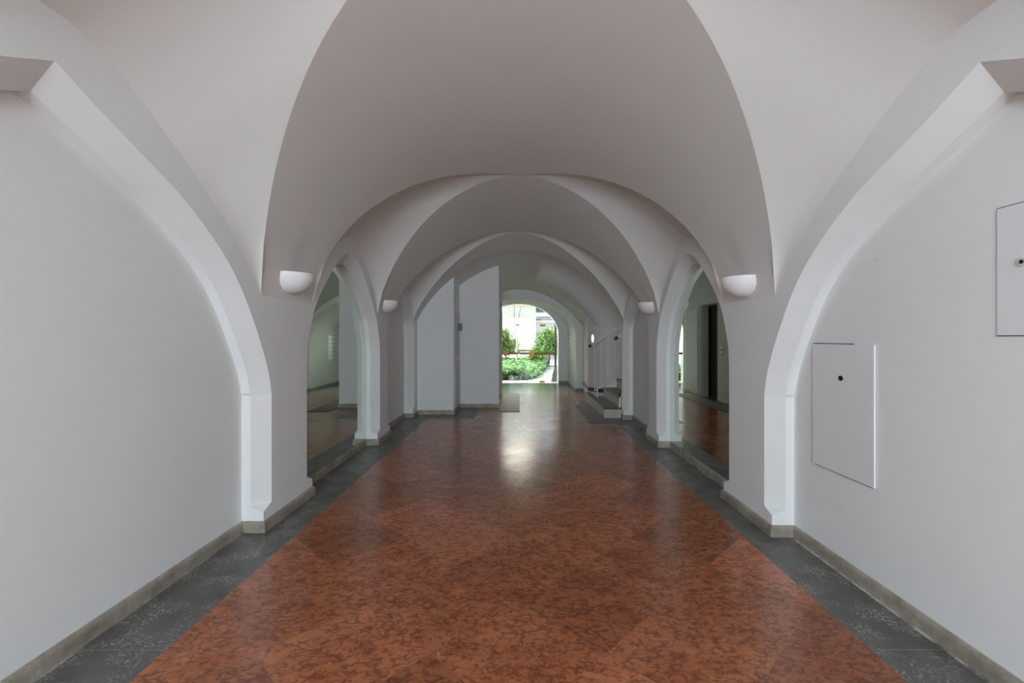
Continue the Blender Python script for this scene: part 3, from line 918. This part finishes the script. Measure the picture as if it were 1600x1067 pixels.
def leaves(mb, pts, size, flat=0.):
    for (x, y, z), nrm in pts:
        s = size*random.uniform(.6, 1.25)
        a = random.uniform(0, 2*pi)
        tilt = random.uniform(-.9, .9)*(1-flat)
        d = (cos(a)*cos(tilt), sin(a)*cos(tilt), sin(tilt))
        w = (-sin(a), cos(a), random.uniform(-.5, .5)*(1-flat*.5))
        L = sqrt(sum(c*c for c in w)); w = tuple(c/L for c in w)
        b0 = (x, y, z)
        m1 = tuple(b0[i]+d[i]*s*.45+w[i]*s*.28 for i in range(3))
        m2 = tuple(b0[i]+d[i]*s*.45-w[i]*s*.28 for i in range(3))
        tip = (b0[0]+d[0]*s, b0[1]+d[1]*s, b0[2]+d[2]*s-.12*s)
        mb.poly([b0, m1, tip, m2])
def shrub(label, cx, cy, rx, ry, h, mat, n, size, lean=0.):
    t = thing('shrub', (cx, cy, 0), label, 'shrub')
    mb = MB(); pts = []
    for i in range(n):
        a = random.uniform(0, 2*pi); ph = random.uniform(-.35, 1)
        r = random.uniform(.55, 1.04)
        bump = 1 + .16*sin(3*a+cx*5) + .12*sin(7*ph*3+a*2)
        cz = sqrt(max(0, 1-ph*ph))
        pts.append(((cx+rx*r*bump*cz*cos(a)+lean*(ph+.3), cy+ry*r*bump*cz*sin(a), h*.48+h*.50*r*ph), None))
    leaves(mb, pts, size)
    mesh_obj('foliage', mb, mat, t, recalc=False)
    st = MB()
    for k in range(7):
        a = k*.9; st.tube([(cx+.05*cos(a), cy+.05*sin(a), 0), (cx+rx*.25*cos(a), cy+ry*.25*sin(a), h*.4), (cx+rx*.5*cos(a), cy+ry*.5*sin(a), h*.75)], [.02, .014, .006], 6)
    mesh_obj('stems', st, TWIG, t)
shrub('bright yellow-green shrub left of the young tree in the courtyard', -.95, 21.6, .80, .75, 1.95, LEAF_Y, 2600, .17)
shrub('fresh green shrub on the right of the courtyard bed', 1.38, 21.8, .62, .7, 1.85, LEAF_G, 2400, .16)
shrub('low lighter shrub in front of the tall green courtyard shrub', .80, 20.3, .34, .34, 1.0, LEAF_Y, 1100, .14)
# ivy bed
def bed_right(y):
    return lerp_table([(15.0, .28), (15.6, .62), (18, 1.0), (21, 1.35), (24, 1.75)], y)
def ivy():
    mb = MB(); pts = []
    for i in range(9000):
        y = 15.0 + (23.2-15.0)*random.random()**1.3
        xr = bed_right(y); x = random.uniform(-2.6, xr)
        if any(((x-a)/c)**2+((y-bq)/c)**2 < 1 for a, bq, c in ((-.95, 21.6, .5), (1.38, 21.8, .4), (.80, 20.3, .36), (-.10, 19.6, .08))): continue
        edge = min(1, (xr-x)/.25, (y-14.95)/.22)
        z = .05 + .27*sqrt(max(0, edge)) + .05*sin(5*x+3*y) + random.uniform(-.05, .05)
        pts.append(((x, y, max(.01, z)), None))
    for i in range(900):
        x = random.uniform(-2.6, .3); pts.append(((x, 15.0+random.uniform(-.05, .05), random.uniform(.02, .3)), None))
    leaves(mb, pts, .155, .3)
    o = mesh_obj('ivy', mb, LEAF_I, origin=(-.5, 18, 0), recalc=False)
    o['kind'] = 'stuff'; tag(o, 'low ivy ground cover filling the courtyard bed beyond the glass door', 'ivy')
    so = MB()
    ys = [15.05 + i*(23.2-15.05)/10 for i in range(11)]
    so.grid([[(-2.6, y, .0) for y in ys], [(-2.6, y, .14) for y in ys], [(bed_right(y)-.15, y, .14) for y in ys], [(bed_right(y)-.05, y, 0) for y in ys]], 0, False)
    so.poly([(-2.6, 15.05, 0), (-2.6, 15.05, .14), (bed_right(15.05)-.15, 15.05, .14), (bed_right(15.05)-.05, 15.05, 0)])
    struct(mesh_obj('ground_bed', so, SOIL, recalc=False))
ivy()
def sapling():
    t = thing('young_tree', (-.10, 19.6, 0), 'slender pale-stemmed young tree standing in the ivy bed', 'tree')
    r = MB(); r.tube([(-.10, 19.6, 0), (-.09, 19.6, .9), (-.075, 19.6, 1.75)], [.045, .04, .03], 10); mesh_obj('trunk', r, TRUNK, t)
    r = MB(); r.tube([(-.075, 19.6, 1.72), (-.05, 19.6, 1.95), (-.0, 19.6, 2.25), (.1, 19.6, 2.75)], [.02, .016, .012, .007], 8); mesh_obj('branch', r, TWIG, t)
    r = MB(); r.tube([(-.14, 19.6, .9), (-.15, 19.6, 1.9), (-.19, 19.6, 2.4), (-.19, 19.6, 2.95)], [.018, .016, .012, .007], 8); mesh_obj('branch', r, TWIG, t)
    r = MB(); r.tube([(-.10, 19.6, 1.93), (.02, 19.6, 1.93)], .035, 10); mesh_obj('tie', r, BLACK, t)
sapling()
def bench():
    t = thing('bench', (.35, 24.2, 0), 'brown timber bench before the white courtyard facade', 'bench')
    s = MB(); s.box(-.12, .86, 24.0, 24.4, .66, .74); mesh_obj('seat', s, WOODBROWN, t, bevel=.01)
    for x in (-.08, .74):
        s = MB(); s.box(x, x+.08, 24.04, 24.36, 0, .66); mesh_obj('leg', s, FACADE, t)
bench()
pl = MB()
pl.tube([(.18, 25.4, 0), (.18, 25.4, .12), (.18, 25.4, .14), (.18, 25.4, .62), (.18, 25.4, .66)], [.36, .36, .30, .30, .33], 24)
tag(mesh_obj('stone_pedestal', pl, FACADE, origin=(.18, 25.4, 0)), 'round white stone pedestal behind the bench', 'pedestal')
def facade():
    y = 28.
    t = thing('courtyard_building', (0, y, 0), 'white building with an arched niche facing the glass door', 'building')
    mb = MB()
    nw, sp = .555, 2.45
    xs = [nw*sin(pi/2*(2*i/24-1)) for i in range(25)]
    ar = lambda x: sp + sqrt(max(0, nw*nw-x*x))
    mb.grid([[(x, y, ar(x)) for x in xs], [(x, y, 3.75) for x in xs]], 0, False)
    mb.poly([(-6, y, 0), (-nw, y, 0), (-nw, y, 3.75), (-6, y, 3.75)]); mb.poly([(nw, y, 0), (1.06, y, 0), (1.06, y, 3.75), (nw, y, 3.75)])
    mb.poly([(-nw, y, 0), (nw, y, 0), (nw, y, .5), (-nw, y, .5)])
    mb.poly([(1.06, y, 0), (1.06, y+8, 0), (1.06, y+8, 3.75), (1.06, y, 3.75)])
    mb.poly([(-6, y, 3.75), (1.06, y, 3.75), (1.06, y+8, 3.75), (-6, y+8, 3.75)])
    mesh_obj('wall', mb, FACADE, t, recalc=False)
    nb = MB()
    zz = [.5, 1.2, 1.9, 2.45]
    nb.grid([[(nw*cos(pi*j/16), y+.4*sin(pi*j/16), z) for j in range(17)] for z in zz] +
            [[(nw*cos(a)*cos(pi*j/16), y+.4*cos(a)*sin(pi*j/16), sp+nw*sin(a)) for j in range(17)] for a in [pi/2*k/8 for k in range(1, 9)]])
    nb.poly([(nw*cos(pi*j/16), y+.4*sin(pi*j/16), .5) for j in range(17)])
    mesh_obj('niche', nb, FACADE, t, recalc=False)
    for s in (-1, 1):
        im = MB(); im.box(min(s*.54, s*.80), max(s*.54, s*.80), y-.05, y+.02, 2.46, 2.56); mesh_obj('impost', im, TAN, t)
    co = MB(); co.box(-6, 1.10, y-.10, y, 3.30, 3.38); co.box(-6, 1.14, y-.16, y, 3.38, 3.46)
    mesh_obj('cornice', co, TAN, t)
    ba = MB(); ba.box(-6, 1.08, y-.05, y, 0, .35); mesh_obj('base_course', ba, FACADE, t)
facade()
def house():
    y = 36.
    t = thing('neighbouring_house', (4, y, 0), 'white house with slate roof band behind the right courtyard shrub', 'house')
    w = MB(); w.box(1.2, 12, y, y+6, 0, 2.75); w.box(1.2, 12, y+.6, y+6, 2.75, 3.05); w.box(1.2, 12, y+.5, y+6, 3.05, 3.38); w.box(1.2, 12, y+.8, y+6, 3.38, 4.6)
    mesh_obj('wall', w, FACADE, t)
    r = MB(); r.poly([(1.2, y-.1, 2.78), (12, y-.1, 2.78), (12, y+.62, 3.06), (1.2, y+.62, 3.06)]); r.poly([(1.2, y-.1, 2.74), (12, y-.1, 2.74), (12, y-.1, 2.78), (1.2, y-.1, 2.78)])
    mesh_obj('roof', r, SLATE, t, recalc=False)
    co = MB(); co.box(1.2, 12, y-.12, y, 2.56, 2.74); mesh_obj('cornice', co, FACADE, t)
    for k in range(6):
        x0 = 1.3 + k*.95
        f = MB(); f.box(x0, x0+.8, y+.72, y+.80, 3.42, 4.1); fo = mesh_obj('window', f, WINDARK, t)
        b = MB(); b.box(x0+.37, x0+.43, y+.70, y+.72, 3.42, 4.1); b.box(x0, x0+.8, y+.70, y+.72, 3.42, 3.50); mesh_obj('glazing_bar', b, SLATE, fo)
    d = MB(); d.box(2.1, 3.0, y-.03, y, 0, 2.1); mesh_obj('door', d, TAN, t)
house()
dp = MB(); dp.tube([(1.19, 14.70, .0), (1.19, 14.70, 5.0)], .035, 12)
tag(mesh_obj('downpipe', dp, DARKPIPE, origin=(1.19, 14.7, 0)), 'dark brown downpipe just outside the glass door at its right', 'pipe')
gs = MB()
rows = []
for i in range(13):
    z = .46*i/12
    r = .085*(1-.55*(i/12)**2.2)*(1+.06*sin(9*z*7)) + .005
    rows.append([(1.13+.05*(i/12)+r*cos(2*pi*j/14)*(1+.08*sin(j*2.1+i)), 14.52+r*sin(2*pi*j/14), z-.01) for j in range(14)])
gs.grid(rows, 0, True, True); gs.poly(rows[-1])
tag(mesh_obj('guard_stone', gs, ROCK, origin=(1.13, 14.52, 0)), 'rough grey guard stone at the foot of the dark downpipe', 'stone')

o = mesh_obj('inlay_tile', tile, MARBLE, origin=(1.58, 7.13, 0)); tag(o, 'small red marble tile let into the grey border by the stair', 'tile')

# ------------------------------------------------------------------ light
w = bpy.data.worlds.new('sky'); SC.world = w; w.use_nodes = True
nt = w.node_tree; bg = nt.nodes['Background']
tc = N(nt, 'ShaderNodeTexCoord'); sp = N(nt, 'ShaderNodeSeparateXYZ'); nt.links.new(tc.outputs['Generated'], sp.inputs[0])
c = ramp(nt, sp.outputs[2], [(0., (.95, .97, 1.)), (.5, (.80, .90, 1.)), (1., (.62, .80, 1.))])
nt.links.new(c, bg.inputs[0]); bg.inputs[1].default_value = 1.35
sun = bpy.data.lights.new('sun', 'SUN'); sun.energy = 6.5; sun.angle = radians(2); sun.color = (1., .95, .86)
so = bpy.data.objects.new('sun', sun); COL.objects.link(so)
from mathutils import Vector
so.rotation_euler = Vector((.58, .15, -.78)).to_track_quat('-Z', 'Y').to_euler()
def area(name, loc, target, sx, sy, power, col):
    l = bpy.data.lights.new(name, 'AREA'); l.shape = 'RECTANGLE'; l.size = sx; l.size_y = sy; l.energy = power; l.color = col
    o = bpy.data.objects.new(name, l); COL.objects.link(o); o.location = loc
    o.rotation_euler = (Vector(target)-Vector(loc)).to_track_quat('-Z', 'Y').to_euler()
    return o
area('street_daylight', (-.3, D0-.45, 2.0), (.1, 5, 1.05), 2.3, 1.5, 178, (.75, .88, 1.))
area('courtyard_fill', (.1, 15.2, 3.0), (.1, 10.6, .7), 2.3, .8, 190, (1., .90, .74))  # unseen fill lamp above the door, added to warm the passage end

# ------------------------------------------------------------------ camera
cam = bpy.data.cameras.new('camera'); co = bpy.data.objects.new('camera', cam); COL.objects.link(co)
co.location = (0, 0, 1.4); co.rotation_euler = (radians(90), 0, 0)
cam.sensor_width = 36; cam.lens = 16.0; cam.shift_x = -10.4/1600; cam.shift_y = -6.5/1600
cam.clip_start = .05; cam.clip_end = 200
SC.camera = co
SC.view_settings.view_transform = 'Standard'
SC.view_settings.look = 'None'
SC.view_settings.gamma = 1
SC.view_settings.use_curve_mapping = False
SC.view_settings.exposure = 0.26
SC.cycles.use_denoising = True
SC.cycles.max_bounces = 14
SC.cycles.diffuse_bounces = 8
SC.cycles.glossy_bounces = 6
SC.cycles.transparent_max_bounces = 12
